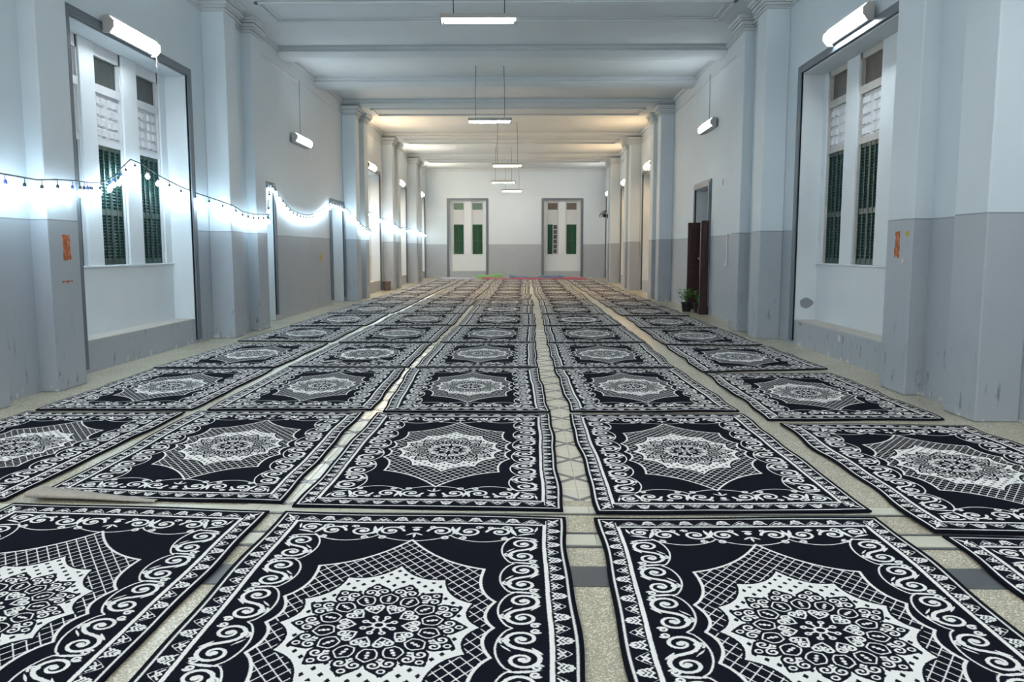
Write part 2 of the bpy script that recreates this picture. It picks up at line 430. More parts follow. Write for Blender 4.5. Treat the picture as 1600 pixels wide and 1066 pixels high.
def side_wall(name, x0, x1, opens):
    b = MB(); y = Y0
    for a, c, z0, z1 in sorted(opens):
        b.box(x0, x1, y, a, 0, ZC)
        if z0 > 0: b.box(x0, x1, a, c, 0, z0)
        b.box(x0, x1, a, c, z1, ZC); y = c
    b.box(x0, x1, y, YF, 0, ZC)
    return struct(b.build(name, M['wall']))
ow = [(y-HALF, y+HALF, .36, 3.96) for y in WIN_Y]
wl = side_wall('wall_left', WL-.6, WL, ow+[(14.92, 16.24, 0, 2.58), (21.10, 22.45, 0, 2.58)])
wr = side_wall('wall_right', WR, WR+.6, ow+[(18.08, 19.50, 0, 2.80)])
b = MB(); x = WL-.6
for c in (-2.89, 1.90):
    b.box(x, c-.93, YF, YF+.6, 0, ZC); b.box(c-.93, c+.93, YF, YF+.6, 0, .35); b.box(c-.93, c+.93, YF, YF+.6, 3.90, ZC); x = c+.93
b.box(x, WR+.6, YF, YF+.6, 0, ZC)
wb = struct(b.build('wall_back', M['wall']))
struct(MB().box(WL-.6, WR+.6, Y0-.3, Y0, 0, ZC).build('wall_front', M['wall']))
ce = struct(MB().box(WL-.6, WR+.6, Y0-.3, YF+.6, ZC, ZC+.12).build('ceiling', M['ceil']))

def cap(b, s, xw, y0, y1, k0=0.0):
    """stepped moulded capital round a pilaster; s=+1 on the left wall"""
    for z0, z1, o in ((5.06, 5.085, .040), (5.085, 5.115, .014), (5.115, 5.15, .042), (5.15, 5.20, .075), (5.20, 5.215, .055), (5.215, 5.25, .095), (5.25, 5.30, .13)):
        x0, x1 = sorted((xw, xw+s*(.36+k0+o))); b.box(x0, x1, y0-o, y1+o, z0, z1)
for wall, s, xw in ((wl, 1, WL), (wr, -1, WR)):
    for a in PIER:
        if s > 0 and a == 6.61: a = 6.66
        for y0, y1 in ((a, a+.51), (a+1.25, a+1.80)):
            x0, x1 = sorted((xw, xw+s*.36)); p = bevel(MB().box(x0, x1, y0, y1, 0, 5.07).build('pilaster', M['wall'], wall), .012, 2)
            c = MB(); cap(c, s, xw, y0, y1); bevel(c.build('capital', M['ceil'], wall), .006)
        x0, x1 = sorted((xw, xw+s*.19)); MB().box(x0, x1, a+.505, a+1.255, 0, 5.30).build('pier_recess', M['wall'], wall)
        c = MB(); cap(c, s, xw, a+.51, a+1.25, -.19); c.build('recess_moulding', M['ceil'], wall)
    t = MB(); x0, x1 = sorted((xw, xw+s*.018)); t.box(x0, x1, Y0, YF, 5.075, 5.12); x0, x1 = sorted((xw, xw+s*.05)); t.box(x0, x1, Y0, YF, 5.40, 5.48)
    struct(t.build('trim_1' if s > 0 else 'trim_2', M['ceil']))
struct(MB().box(WL, WR, YF-.05, YF, 5.35, 5.40).box(WL, WR, YF-.09, YF, 5.40, 5.48).build('trim_3', M['ceil']))
def beam(y0, y1, panel):
    q = [(0, 5.48), (0, 5.415), (.035, 5.412), (.035, 5.395), (.02, 5.39), (.02, 5.375), (.06, 5.355), (.12, 5.33), (.20, 5.308), (.26, ZS)]
    b = MB().prism([(y0+o, z) for o, z in q]+[(y1-o, z) for o, z in q[::-1]], WL, WR, 'x')
    o = bevel(b.build('beam', M['ceil'], ce), .006)
    if panel:
        f = MB()
        for k, wd, dz in ((.36, .07, .03), (.50, .035, .018)):
            xa, xb, ya, yb = WL+.36+k, WR-.36-k, y0+k, y1-k
            f.box(xa, xb, ya, ya+wd, ZS-dz, ZS).box(xa, xb, yb-wd, yb, ZS-dz, ZS).box(xa, xa+wd, ya, yb, ZS-dz, ZS).box(xb-wd, xb, ya, yb, ZS-dz, ZS)
        bevel(f.build('panel_moulding', M['ceil'], o), .008)
for a in PIER: beam(a-.02, a+1.82, True)
for a in (16.80, 19.75): beam(a, a+.82, False)

# ------------------------------------------------------------------ windows
nwin = [0]
def shutter_mesh(wd, h, cols, g='green'):
    """one closed leaf: stiles, rails, mid rail (frame) and tilted slats (louvres)"""
    f = MB(); st = .022; zm = h*.42
    for z0, z1 in ((0, .07), (zm, zm+.07), (h-.05, h)): f.box(0, wd, 0, .03, z0, z1)
    for i in range(cols+1):
        x = i*(wd-st)/cols; f.box(x, x+st, -.004, .032, 0, h)
    s = MB(); cw = (wd-st)/cols
    for i in range(cols):
        for za, zb in ((.07, zm), (zm+.07, h-.05)):
            n = int((zb-za)/.040)
            for k in range(n):
                z = za+(k+.5)*(zb-za)/n
                s.prism([(.002, z-.022), (.008, z-.024), (.028, z+.012), (.022, z+.014)], i*cw+st, (i+1)*cw, 'x')
    return f.mesh('shutter', M[g]), s.mesh('louvres', M[g])
SH = {}
def window(loc, rz, half, zh, cents, lw, fine, label_side, pane='pane', old='frame', dz=0.0, open_leaf=False, zl=.36, aw=.165):
    nwin[0] += 1
    e = sempty('window_%d' % nwin[0], loc, rz)
    # architrave, proud of the wall
    a = MB()
    for o, q, d in ((.12, aw, .030), (.075, aw*.65, .045), (.03, aw*.3, .022)):
        a.box(-half-q, -half, -d, 0, .05, zh+o).box(half, half+q, -d, 0, .05, zh+o).box(-half, half, -d, 0, zh, zh+o)
    bevel(a.build('architrave', M['trim'], e), .008)
    r = MB().box(-half, -half+.015, 0, .46, zl, zh).box(half-.015, half, 0, .46, zl, zh).box(-half+.015, half-.015, 0, .46, zh-.015, zh)
    r.build('reveal', M['white'], e)
    MB().box(-half+.015, half-.015, .005, .30, zl, zl+.012).build('ledge', M['ledge'], e)
    zt = zh-.015; h = half-.015
    MB().box(-h, h, .30, .58, zl, 1.19).build('apron', M['white'], e)
    bevel(MB().box(-h, h, .275, .47, 1.19, 1.215).build('sill', M['white'], e), .004)
    edges = [-h]+[v for c in cents for v in (c-lw, c+lw)]+[h]
    for i in range(0, len(edges), 2):
        bevel(MB().box(edges[i], edges[i+1], .30, .58, 1.215, zt).build('mullion', M['white'], e), .006)
    for c in cents:
        z1, z2, z3, z4 = 2.72+dz, 2.80+dz, 3.36+dz, 3.46+dz; z5 = 3.80+dz
        f = MB()
        for q, y in ((.03, .40), (.05, .43)):
            f.box(c-lw, c-lw+q, y-.075, .47, 1.215, zt).box(c+lw-q, c+lw, y-.075, .47, 1.215, zt)
        f.box(c-lw, c+lw, .330, .46, z1, z2).box(c-lw, c+lw, .320, .46, z3, z4).box(c-lw, c+lw, .325, .46, z5, zt)
        f.build('casement_frame', M[old], e)
        MB().box(c-lw+.04, c+lw-.04, .370, .377, z4, z5).build('transom_pane', M[pane], e)
        # lattice of little square blocks
        pn = MB().box(c-lw+.03, c+lw-.03, .365, .47, z2, z3).build('lattice_panel', M['frame'], e)
        w4 = (2*lw-.13)/4.35; hh = (z3-z2-.04)/4
        sq = MB().prism([(.012, .012), (w4-.012, .012), (w4-.02, hh-.014), (.02, hh-.014)], 0, .028, 'y') if False else None
        xs = [c-lw+.055, c-lw+.055+w4, c+lw-.055-2*w4, c+lw-.055-w4]
        if fine:
            me = SH.get(('sq', round(w4, 3)))
            if me is None:
                g = MB(); a0, a1, b0, b1 = .010, w4-.010, .010, hh-.010
                g.v = [(a0, 0, b0), (a1, 0, b0), (a1, 0, b1), (a0, 0, b1), (a0+.016, -.026, b0+.010), (a1-.016, -.026, b0+.010), (a1-.016, -.026, b1-.026), (a0+.016, -.026, b1-.026)]
                g.f = [(4, 5, 6, 7)]+[(i, (i+1) % 4, 4+(i+1) % 4, 4+i) for i in range(4)]; g.sm = [False]*5
                me = SH[('sq', round(w4, 3))] = g.mesh('lattice_block', M['frame'])
            for x in xs:
                for k in range(4): link('lattice_block', me, pn, (x, .365, z2+.02+k*hh))
        else:
            g = MB()
            for x in xs:
                for k in range(4): g.box(x+.012, x+w4-.012, .345, .367, z2+.02+k*hh+.012, z2+.02+(k+1)*hh-.012)
            g.build('lattice_blocks', M['frame'], pn)['kind'] = 'stuff'
        # shutters
        wd = lw-.055; hs = z1-1.22
        gm = 'green2' if label_side == 'back' else 'green'; key = (round(wd, 3), gm, round(hs, 3))
        if key not in SH: SH[key] = shutter_mesh(wd, hs, 2, gm)
        for k in range(2):
            if open_leaf and c == cents[0] and k == 1:
                gl = MB(); x0 = c+.005; 
                for x in (x0, x0+wd-.03): gl.box(x, x+.03, .315, .345, 1.22, z1)
                for q in range(7): gl.box(x0, x0+wd, .315, .345, 1.22+q*(hs-.03)/6, 1.25+q*(hs-.03)/6)
                ga = gl.build('glazed_leaf', M['frame'], e); 
                for q in range(6): MB().box(x0+.03, x0+wd-.03, .327, .333, 1.25+q*(hs-.03)/6, 1.22+(q+1)*(hs-.03)/6).build('pane', M['pane'], ga)
                continue
            sf = link('shutter', SH[key][0], e, (c-wd-.004 if k == 0 else c+.004, .350, 1.218))
            lo = link('louvres', SH[key][1], sf); lo['kind'] = 'stuff'
    return e
C3 = [-1.13, -.09, 1.01]
for i, y in enumerate(WIN_Y):
    fine = i == 0
    window((WL, y, 0), PI/2, HALF, 3.96, C3, .345, fine, 'left', 'pane')
for i, y in enumerate(WIN_Y):
    w2 = window((WR, y, 0), -PI/2, HALF, 3.96, [-1.06, .04, 1.14], .345, i == 0, 'right', 'brownpane' if i == 0 else 'greenpane', 'oldframe', .06)
    if i == 0: WIN_R1 = w2
window((-2.89, YF, 0), 0, .93, 3.90, [-.48, .48], .30, False, 'back', 'greenpane', zl=.35, aw=.12)
window((1.90, YF, 0), 0, .93, 3.90, [-.48, .48], .30, False, 'back', 'brownpane', zl=.35, open_leaf=True, aw=.12)
# bare plaster patch on the far jamb of the near right window
g = MB(); pts = []
for k in range(18):
    t = 2*PI*k/18; pts.append((.165+.10*math.cos(t)*(1+.08*math.sin(3*t+1)), .62+.075*math.sin(t)*(1+.1*math.cos(4*t))))
g.prism(pts, -HALF+.015, -HALF+.018, 'x'); g.build('paint_patch', M['patch'], WIN_R1)

for yy, zz, ra, rb, mm in ((1.28, .325, .075, .022, 'patch'), (-.32, .27, .035, .055, 'patch'), (-.20, .275, .028, .045, 'white')):
    g = MB(); g.prism([(-yy+ra*math.cos(2*PI*k/12)*(1+.25*math.sin(5*k)), zz+rb*math.sin(2*PI*k/12)*(1+.2*math.cos(3*k))) for k in range(12)], -.002, 0, 'y'); g.build('chipped_spot', M[mm], WIN_R1)

# ------------------------------------------------------------------ doors
def doorway(n, loc, rz, half, zh):
    e = sempty('door_%d' % n, loc, rz); a = MB()
    for o, d in ((.15, .030), (.10, .05), (.04, .025)):
        a.box(-half-o, -half, -d, 0, .12, zh+o).box(half, half+o, -d, 0, .12, zh+o).box(-half, half, -d, 0, zh, zh+o)
    bevel(a.build('architrave', M['trim'], e), .008)
    return e
for n, y0, y1 in ((1, 14.92, 16.24), (2, 21.10, 22.45)):
    h = (y1-y0)/2; e = doorway(n, (WL, (y0+y1)/2, 0), PI/2, h-.0, 2.58)
    MB().box(-h, -h+.012, 0, .58, 0, 2.58).box(h-.012, h, 0, .58, 0, 2.58).box(-h, h, 0, .58, 2.568, 2.58).build('reveal', M['white'], e)
    for k in (-1, 1):
        lf = bevel(MB().box(min(0, k*(h-.015))+.003, max(0, k*(h-.015))-.003, .50, .54, .01, 2.565).build('door_leaf', M['frame'], e), .004)
        for z0, z1 in ((.2, 1.0), (1.15, 2.4)): bevel(MB().box(min(0, k*(h-.13))+.06*(k > 0), max(0, k*(h-.13))-.06*(k < 0), .485, .50, z0, z1).build('door_panel', M['frame'], lf), .012)
e = doorway(3, (WR, 18.79, 0), -PI/2, .71, 2.80)
MB().box(-.71, -.70, 0, .58, 0, 2.80).box(.70, .71, 0, .58, 0, 2.80).box(-.71, .71, 0, .58, 2.79, 2.80).build('reveal', M['white'], e)
MB().box(-.70, .70, .55, .58, 0, 2.79).build('door_panel', M['trim'], e)
# brown folding leaves swung out into the hall (local x towards camera, y into the wall)
def leaf(y0, y1, xc, th, plinth):
    b = bevel(MB().box(xc-th/2, xc+th/2, y0, y1, .01, 2.05).build('door_leaf', M['wood'], e), .006)
    for z0, z1 in ((.25, .95), (1.08, 1.92)):
        bevel(MB().box(xc+th/2, xc+th/2+.012, y0+.05, y1-.05, z0, z1).build('door_panel', M['wood'], b), .008)
    if plinth: bevel(MB().box(xc-th/2-.02, xc+th/2+.02, y0-.02, y1, .005, .16).build('plinth', M['wood'], b), .008)
    return b
leaf(-.20, .30, -.62, .05, False)
l2 = leaf(-.20, -.005, .79, .10, True)
MB().lathe([(.012, 0), (.022, .012), (.022, .03), (.010, .045)], 0, 0, 0, 10).build('knob', M['chrome'], l2, (.79, -.20, 1.22)).rotation_euler = (PI/2, 0, 0)
# conduit and switch beside the door
t = thing('cable_trunking', 'thin white cable trunking ending in a switch box on grey right wall', 'trunking', (WR, 16.38, 1.14))
MB().box(-.022, 0, -.012, .012, .04, .60).build('trunking', M['white2'], t)
bevel(MB().box(-.045, 0, -.04, .04, -.05, .045).build('switch_box', M['white2'], t), .006)
tag(MB().box(-.02, 0, -.015, .015, -.06, .06).build('cable_clip', M['white2'], None, (WR, 16.91, 2.79)), 'short white cable strip high on the right wall near the doorway', 'cable strip')

# ------------------------------------------------------------------ lamps
def tubes(e, L, kind, ys, z):
    for y in ys:
        MB().tube([(-L/2+.05, y, z), (L/2-.05, y, z)], .017, 8).build('tube', TUBE[kind], e)
def wall_lamp(loc, rz, L, kind, label, cordz=None):
    """local x along the wall, local -y into the room"""
    e = thing('wall_lamp', label, 'lamp', loc, rz, 'wall lamps')
    p = [(0, .085), (-.09, .10), (-.095, .092), (-.04, .07), (-.03, -.055), (-.105, -.082), (-.105, -.092), (0, -.09)]  # bottom lip added to shield the wall below from the tubes
    if not cordz: p = p[:5]+[(-.03, -.07), (0, -.07)]
    h = MB().prism(p, -L/2+.02, L/2-.02, 'x').build('reflector', M['metal'], e)
    for x in (-L/2, L/2-.022):
        bevel(MB().prism([(0, .10), (-.07, .11), (-.135, .045), (-.135, -.03), (-.075, -.10), (0, -.10)], x, x+.022, 'x').build('end_cap', M['metal'], e), .004)
    for y, z in ((-.085, .036), (-.112, -.0), (-.09, -.036)): tubes(e, L, kind, (y,), z)
    if cordz: MB().tube([(0, -.02, .07), (.01, -.02, cordz*.5), (0, -.025, cordz)], .005, 5).build('cord', M['cord'], e)
    return e
l1 = wall_lamp((WL-.0+.05, 10.42, 4.04), PI/2, 1.26, 'cool', 'twin tube lamp above the near left window with three shutters')
MB().tube([(.55, -.09, -.05), (.56, -.10, -.16), (.54, -.10, -.22), (.57, -.11, -.30)], .004, 4).build('loose_wire', M['white2'], l1)
wall_lamp((WR-.05, 10.36, 4.13), -PI/2, 1.28, 'cool', 'twin tube lamp above the near right window frame')
wall_lamp((WL+.03, 18.24, 3.80), PI/2, 1.26, 'cool', 'twin tube lamp hanging on the left wall between the two doors', 1.3)
wall_lamp((WR-.03, 18.14, 4.08), -PI/2, 1.26, 'cool', 'twin tube lamp hung by a cord on the right wall above the brown door', 1.1)
names = ('second', 'third', 'fourth')
for i, y in enumerate(WIN_Y[1:]):
    wall_lamp((WL+.05, y-.35, 4.05), PI/2, 1.26, ('hotwarm', 'hot', 'hot')[i], 'tube lamp above the %s window from the front on the left wall' % names[i])
    wall_lamp((WR-.05, y-.20, 4.10), -PI/2, 1.26, ('warm', 'warm', 'far')[i], 'tube lamp above the %s window from the front on the right wall' % names[i])
wall_lamp((WL+.05, 4.2, 4.05), PI/2, 1.26, 'first', 'added unseen fill lamp on the left wall of the first bay')  # unseen pair of wall lamps added to lighten the near piers and floor
wall_lamp((WR-.05, 4.2, 4.10), -PI/2, 1.26, 'first', 'added unseen fill lamp on the right wall of the first bay')
def pendant(x, y, z, kind, label, L=.97, tilt=0.0):
    e = thing('pendant_lamp', label, 'lamp', (x, y, z), tilt, 'pendant tube lamps')
    bevel(MB().prism([(-.085, .005), (-.035, .075), (.035, .075), (.085, .005), (.03, .045), (-.03, .045)], -L/2+.015, L/2-.015, 'x').build('housing', M['metal'], e), .003)
    for xx in (-L/2, L/2-.02): MB().prism([(-.088, .0), (-.038, .08), (.038, .08), (.088, .0), (.055, -.04), (-.055, -.04)], xx, xx+.02, 'x').build('end_cap', M['metal'], e)
    tubes(e, L, kind, (-.035, .035), -.014)
    for s in (-1, 1): MB().tube([(s*L*.33, 0, .075), (s*(L*.33+.01), .01, .6), (s*(L*.33-.012), 0, ZC-z)], .006, 5).build('hanging_wire', M['cord'], e)
pendant(-.58, 10.60, 4.28, 'cool', 'nearest hanging tube lamp, largest at the top middle of the picture')
pendant(-.78, 18.60, 4.27, 'cool', 'second hanging tube lamp from the front, over the central bay')
pendant(-.56, 26.64, 4.12, 'warm', 'third hanging tube lamp from the front, slightly tilted')
pendant(-.845, 32.90, 4.10, 'far', 'fourth hanging tube lamp from the front, left of the fifth')
pendant(-.60, 39.00, 4.20, 'far', 'fifth and farthest hanging tube lamp, in front of the back wall')
for yy, nm in ((4.30, 'over the first bay'), (-1.95, 'over the bay behind the camera'), (-8.1, 'over the bay farthest behind the camera')):  # lamps added out of view to brighten the floor and camera-facing surfaces
    for xx, sd in ((-2.6, 'left'), (1.5, 'right')): pendant(xx, yy, 4.40, 'first' if yy > 0 else 'back', 'added unseen fill lamp hanging %s, %s one' % (nm, sd))

# ------------------------------------------------------------------ string of bulbs
PATH = [(-4.59, 6.55, 2.10), (-4.59, 7.17, 2.07), (-4.59, 7.69, 2.06), (-4.59, 8.01, 2.09), (-4.60, 8.40, 2.11), (-4.85, 9.05, 2.15), (-5.22, 9.86, 2.21), (-5.235, 10.16, 2.24), (-5.24, 10.49, 2.35), (-5.25, 10.67, 2.46),
        (-5.262, 10.97, 2.61), (-5.22, 11.20, 2.57), (-5.18, 11.57, 2.46), (-5.08, 12.06, 2.34), (-4.95, 12.35, 2.26), (-4.75, 12.74, 2.17), (-4.60, 12.95, 2.10), (-4.59, 13.31, 2.03), (-4.59, 13.84, 2.01), (-4.59, 14.70, 2.04), (-4.80, 15.1, 2.06),
        (-4.94, 15.72, 2.11), (-4.94, 15.80, 2.40), (-4.92, 15.86, 2.69), (-4.93, 16.13, 2.70), (-4.95, 16.43, 2.57), (-4.96, 16.98, 2.38), (-4.96, 17.43, 2.26), (-4.96, 18.17, 2.20), (-4.96, 18.70, 2.21), (-4.96, 19.45, 2.27), (-4.96, 20.21, 2.43),
        (-4.93, 20.95, 2.66), (-4.93, 22.3, 2.62), (-4.80, 22.50, 2.47), (-4.59, 22.66, 2.22), (-4.59, 23.17, 2.11), (-4.59, 24.30, 2.00), (-4.90, 25.3, 2.25), (-5.2, 26.2, 2.66), (-5.2, 26.9, 2.72), (-4.95, 28.2, 2.53), (-4.59, 28.85, 2.36), (-4.59, 30.6, 2.20),
        (-5.1, 32.2, 2.3), (-5.1, 33.4, 2.35), (-4.59, 35.2, 2.28), (-4.59, 36.9, 2.25), (-5.1, 38.6, 2.3), (-5.1, 40.0, 2.3), (-4.95, 41.3, 2.25)]
sl = thing('string_lights', 'dark cord of glowing white bulbs strung along the whole left wall', 'string lights')
MB().tube(PATH, .008, 5).build('cord', M['cord'], sl)
bm_ = MB().lathe([(.004, -.078), (.018, -.072), (.028, -.055), (.030, -.042), (.022, -.022), (.012, -.008), (.010, 0)], sides=8).mesh('bulb', BULB)
so_ = {k: MB().lathe([(.010, -.004), (.015, 0), (.015, .03), (.006, .038)], sides=8).tube([(0, 0, .036), (0, 0, .085)], .0035, 4).mesh('socket', M[k]) for k in ('dark', 'blue')}
acc = .12; idx = 0
for i in range(len(PATH)-1):
    a, c = Vector(PATH[i]), Vector(PATH[i+1]); L = (c-a).length; step = .27 if a.y < 24 else (.17 if a.y < 28.5 else .36)
    while acc < L:
        p = a.lerp(c, acc/L)
        o = link('bulb', bm_, sl, (p.x+.012, p.y, p.z-.085)); o.rotation_euler = (random.uniform(-.2, .2), random.uniform(-.15, .15), 0)
        link('socket', so_['blue' if idx in (2, 6, 9, 10) else 'dark'], o); idx += 1; acc += step
    acc -= L
for p in ((-5.22, 10.40, 2.27), (-5.21, 10.28, 2.22), (-5.22, 10.62, 2.36)):
    o = link('bulb', bm_, sl, p); link('socket', so_['blue'], o)

# ------------------------------------------------------------------ carpets
RUG = [rug_mat('woven_carpet_star', 0), rug_mat('woven_carpet_lobed', 1)]
def carpet_mesh(q, seed, wave, curl, variant):
    NL, NR, FL, FR = [Vector((*p, 0)) for p in q]; c = (NL+NR+FL+FR)/4; nx, ny = 22, 40; rnd = random.Random(seed)
    ph = [rnd.uniform(0, 6.28) for _ in range(8)]; v = []; f = []; uv = []
    for j in range(ny+1):
        t = j/ny
        for i in range(nx+1):
            s = i/nx; p = NL*(1-s)*(1-t)+NR*s*(1-t)+FL*(1-s)*t+FR*s*t-c
            eL = max(0, 1-s/.25)**2; eR = max(0, 1-(1-s)/.25)**2; eN = max(0, 1-t/.12)**2; eF = max(0, 1-(1-t)/.12)**2
            p.x += wave*(eL*math.sin(11*t+ph[0])+.5*eL*math.sin(23*t+ph[1])+eR*math.sin(12*t+ph[2])+.5*eR*math.sin(25*t+ph[3]))
            p.y += wave*.6*(eN*math.sin(9*s+ph[4])+eF*math.sin(8*s+ph[5]))
            z = .013+.003*math.sin(7*s+ph[6])*math.sin(9*t+ph[7])+curl*((eR*max(0, math.sin(16*t+ph[1]))+eL*max(0, math.sin(15*t+ph[2])))*.6+.35*eN*max(0, math.sin(10*s+ph[3])))
            v.append((p.x, p.y, z)); uv.append((s, t))
    W = nx+1
    for j in range(ny):
        for i in range(nx): f.append((j*W+i, j*W+i+1, (j+1)*W+i+1, (j+1)*W+i))
    rim = [i for i in range(W)]+[j*W+nx for j in range(1, ny+1)]+[ny*W+i for i in range(nx-1, -1, -1)]+[j*W for j in range(ny-1, 0, -1)]
    n0 = len(v)
    for r in rim: x, y, z = v[r]; v.append((x, y, max(.0015, z-.011))); uv.append(uv[r])
    k = len(rim)
    for a in range(k): bq = (a+1) % k; f.append((rim[a], n0+a, n0+bq, rim[bq]))
    me = bpy.data.meshes.new('carpet'); me.from_pydata(v, [], f); me.materials.append(RUG[variant])
    l = me.uv_layers.new(name='UVMap'); li = np.empty(len(me.loops), np.int32); me.loops.foreach_get('vertex_index', li)
    l.data.foreach_set('uv', np.array(uv, np.float32)[li].ravel()); me.polygons.foreach_set('use_smooth', [True]*(nx*ny)+[False]*k); me.update()
    return me, c
XL = {1: (-4.38, -2.94), 2: (-2.83, -1.37), 3: (-1.27, .20), 4: (.36, 1.83), 5: (2.05, 3.50)}
Q = {
 (2,1): [(-2.82,1.72),(-1.36,1.66),(-2.82,4.32),(-1.36,4.21)], (3,1): [(-1.285,1.60),(.20,1.58),(-1.28,4.20),(.207,4.13)],
 (4,1): [(.33,1.56),(1.80,1.60),(.37,4.11),(1.84,4.155)], (5,1): [(2.00,1.33),(3.47,1.30),(2.03,3.87),(3.50,3.84)],
 (1,2): [(-4.34,4.33),(-2.90,4.37),(-4.31,6.85),(-2.92,6.86)], (2,2): [(-2.77,4.46),(-1.34,4.34),(-2.84,6.92),(-1.39,6.90)],
 (3,2): [(-1.26,4.29),(.21,4.23),(-1.27,6.85),(.23,6.84)], (4,2): [(.39,4.19),(1.855,4.24),(.37,6.83),(1.86,6.86)], (5,2): [(2.03,3.91),(3.53,3.93),(2.05,6.48),(3.54,6.43)],
 (1,3): [(-4.28,6.95),(-2.91,6.97),(-4.39,9.43),(-2.95,9.45)], (2,3): [(-2.79,6.98),(-1.33,7.0),(-2.83,9.56),(-1.41,9.54)], (3,3): [(-1.23,6.92),(.22,6.92),(-1.36,9.56),(.165,9.57)],
 (4,3): [(.395,6.93),(1.87,6.98),(.35,9.52),(1.80,9.58)], (5,3): [(2.02,6.61),(3.47,6.66),(2.04,9.14),(3.50,9.21)],
 (1,4): [(-4.41,9.50),(-2.97,9.56),(-4.34,12.08),(-2.95,12.14)], (2,4): [(-2.84,9.62),(-1.39,9.62),(-2.84,12.10),(-1.40,12.15)], (3,4): [(-1.31,9.62),(.16,9.63),(-1.30,12.16),(.17,12.22)],
 (4,4): [(.35,9.58),(1.79,9.65),(.34,12.14),(1.83,12.20)], (5,4): [(2.04,9.27),(3.57,9.55),(2.06,11.90),(3.55,11.72)],
 (1,5): [(-4.43,12.40),(-2.95,12.34),(-4.34,14.75),(-2.99,14.86)], (2,5): [(-2.83,12.25),(-1.37,12.28),(-2.86,14.98),(-1.36,15.0)], (3,5): [(-1.29,12.29),(.165,12.30),(-1.26,14.92),(.20,14.93)],
 (4,5): [(.35,12.24),(1.84,12.33),(.35,14.87),(1.82,14.94)], (5,5): [(2.06,12.01),(3.50,11.95),(2.09,14.54),(3.50,14.56)],
 (1,6): [(-4.36,14.96),(-2.93,15.0),(-4.40,17.86),(-3.0,17.88)], (2,6): [(-2.81,15.12),(-1.33,15.14),(-2.88,17.84),(-1.37,17.86)], (3,6): [(-1.23,15.03),(.21,15.05),(-1.24,17.87),(.22,17.89)],
 (4,6): [(.36,15.04),(1.83,15.14),(.37,17.64),(1.81,17.74)], (5,6): [(2.09,14.62),(3.47,14.64),(2.12,17.24),(3.46,17.19)],
}
ORD = ('', 'first', 'second', 'third', 'fourth', 'fifth', 'sixth', 'seventh', 'eighth', 'ninth', 'tenth', 'eleventh', 'twelfth', 'thirteenth', 'fourteenth')
COL = {1: 'leftmost column', 2: 'second column from the left', 3: 'middle column', 4: 'second column from the right', 5: 'rightmost column'}
LOBED = {(2, 4), (4, 6), (3, 7), (3, 8)}
for r in range(1, 15):
    for c in range(1, 6):
        if (c, r) == (1, 1): continue
        rnd = random.Random(c*100+r)
        if (c, r) in Q: q = Q[(c, r)]
        else:
            y0 = 17.98+(r-7)*2.68+{1: .06, 2: 0, 3: 0, 4: -.10, 5: -.55}[c]; y1 = y0+2.60; d = lambda: rnd.uniform(-.05, .05)
            xa, xb = XL[c]; g = (r-7)*.004; xa, xb = xa-g, xb-g
            q = [(xa+d(), y0), (xb+d(), y0), (xa+d(), y1), (xb+d(), y1)]
        va = 1 if (c, r) in LOBED else 0
        wv, cu = (.007, .004)
        if c == 5: wv, cu = .016, .012
        if c == 4 and r > 1: wv, cu = .009, .008
        if c == 1: cu = .008
        me, cc = carpet_mesh(q, c*31+r, wv, cu, va)
        o = link('carpet', me, None, (cc.x, cc.y, .0035))
        what = 'lobed medallion carpet' if va else 'black and white star medallion carpet'
        if (c, r) == (2, 2): what = 'carpet with folded near edge'
        tag(o, '%s, %s, %s row from the front' % (what, COL[c], ORD[r]), 'carpet', 'patterned carpets on the hall floor')
        if (c, r) == (2, 2):
            fd = MB(); a0, a1 = Vector((-2.80, 4.42, 0))-cc, Vector((-2.05, 4.375, 0))-cc; n = 10; pv = []
            for i in range(n+1):
                t = i/n; p = a0.lerp(a1, t); wd = .10*(1-t)+.012; h = .034*(1-t)+.016
                fd.v += [(p.x, p.y-.02, .016), (p.x, p.y-.035, h*.6), (p.x, p.y-.02, h), (p.x, p.y+wd, h-.004), (p.x, p.y+wd, .014)]
            for i in range(n):
                for k in range(4): fd.f.append((i*5+k, i*5+k+1, (i+1)*5+k+1, (i+1)*5+k)); fd.sm.append(True)
            fo = fd.build('folded_edge', M['backing'], o); fo['label'] = 'beige woven backing of the folded edge'

# ------------------------------------------------------------------ rolled mats by the back wall
def mat_strip(name, label, m, x0, x1, y0, y1, h, seed):
    rnd = random.Random(seed); b = MB(); nx, ny = 24, 5; ph = rnd.uniform(0, 6)
    for j in range(ny+1):
        for i in range(nx+1):
            x = x0+(x1-x0)*i/nx; t = j/ny
            z = h*(.35+.65*math.sin(PI*min(1, .18+t*.75)))*(1+.22*math.sin(3.1*x+ph)+.15*math.sin(7.3*x+2*ph)); b.v.append((x, y0+(y1-y0)*t+.05*math.sin(2.2*x+ph), max(.02, z)))
    W = nx+1
    for j in range(ny):
        for i in range(nx): b.f.append((j*W+i, j*W+i+1, (j+1)*W+i+1, (j+1)*W+i)); b.sm.append(True)
    rim = [i for i in range(W)]+[j*W+nx for j in range(1, ny+1)]+[ny*W+i for i in range(nx-1, -1, -1)]+[j*W for j in range(ny-1, 0, -1)]; n0 = len(b.v)
    for r in rim: b.v.append((b.v[r][0], b.v[r][1], 0.0))
    for a in range(len(rim)): q = (a+1) % len(rim); b.f.append((rim[a], n0+a, n0+q, rim[q])); b.sm.append(False)
    return tag(b.build(name, M[m]), label, 'mat')
mat_strip('floor_mat', 'crumpled pale lilac mat on the floor under the left back window', 'matl', -4.1, -2.35, 39.6, 40.7, .07, 1)
mat_strip('floor_mat', 'green mat heaped against the back wall right of the left window', 'matg', -2.45, -1.10, 40.75, 41.40, .20, 2)
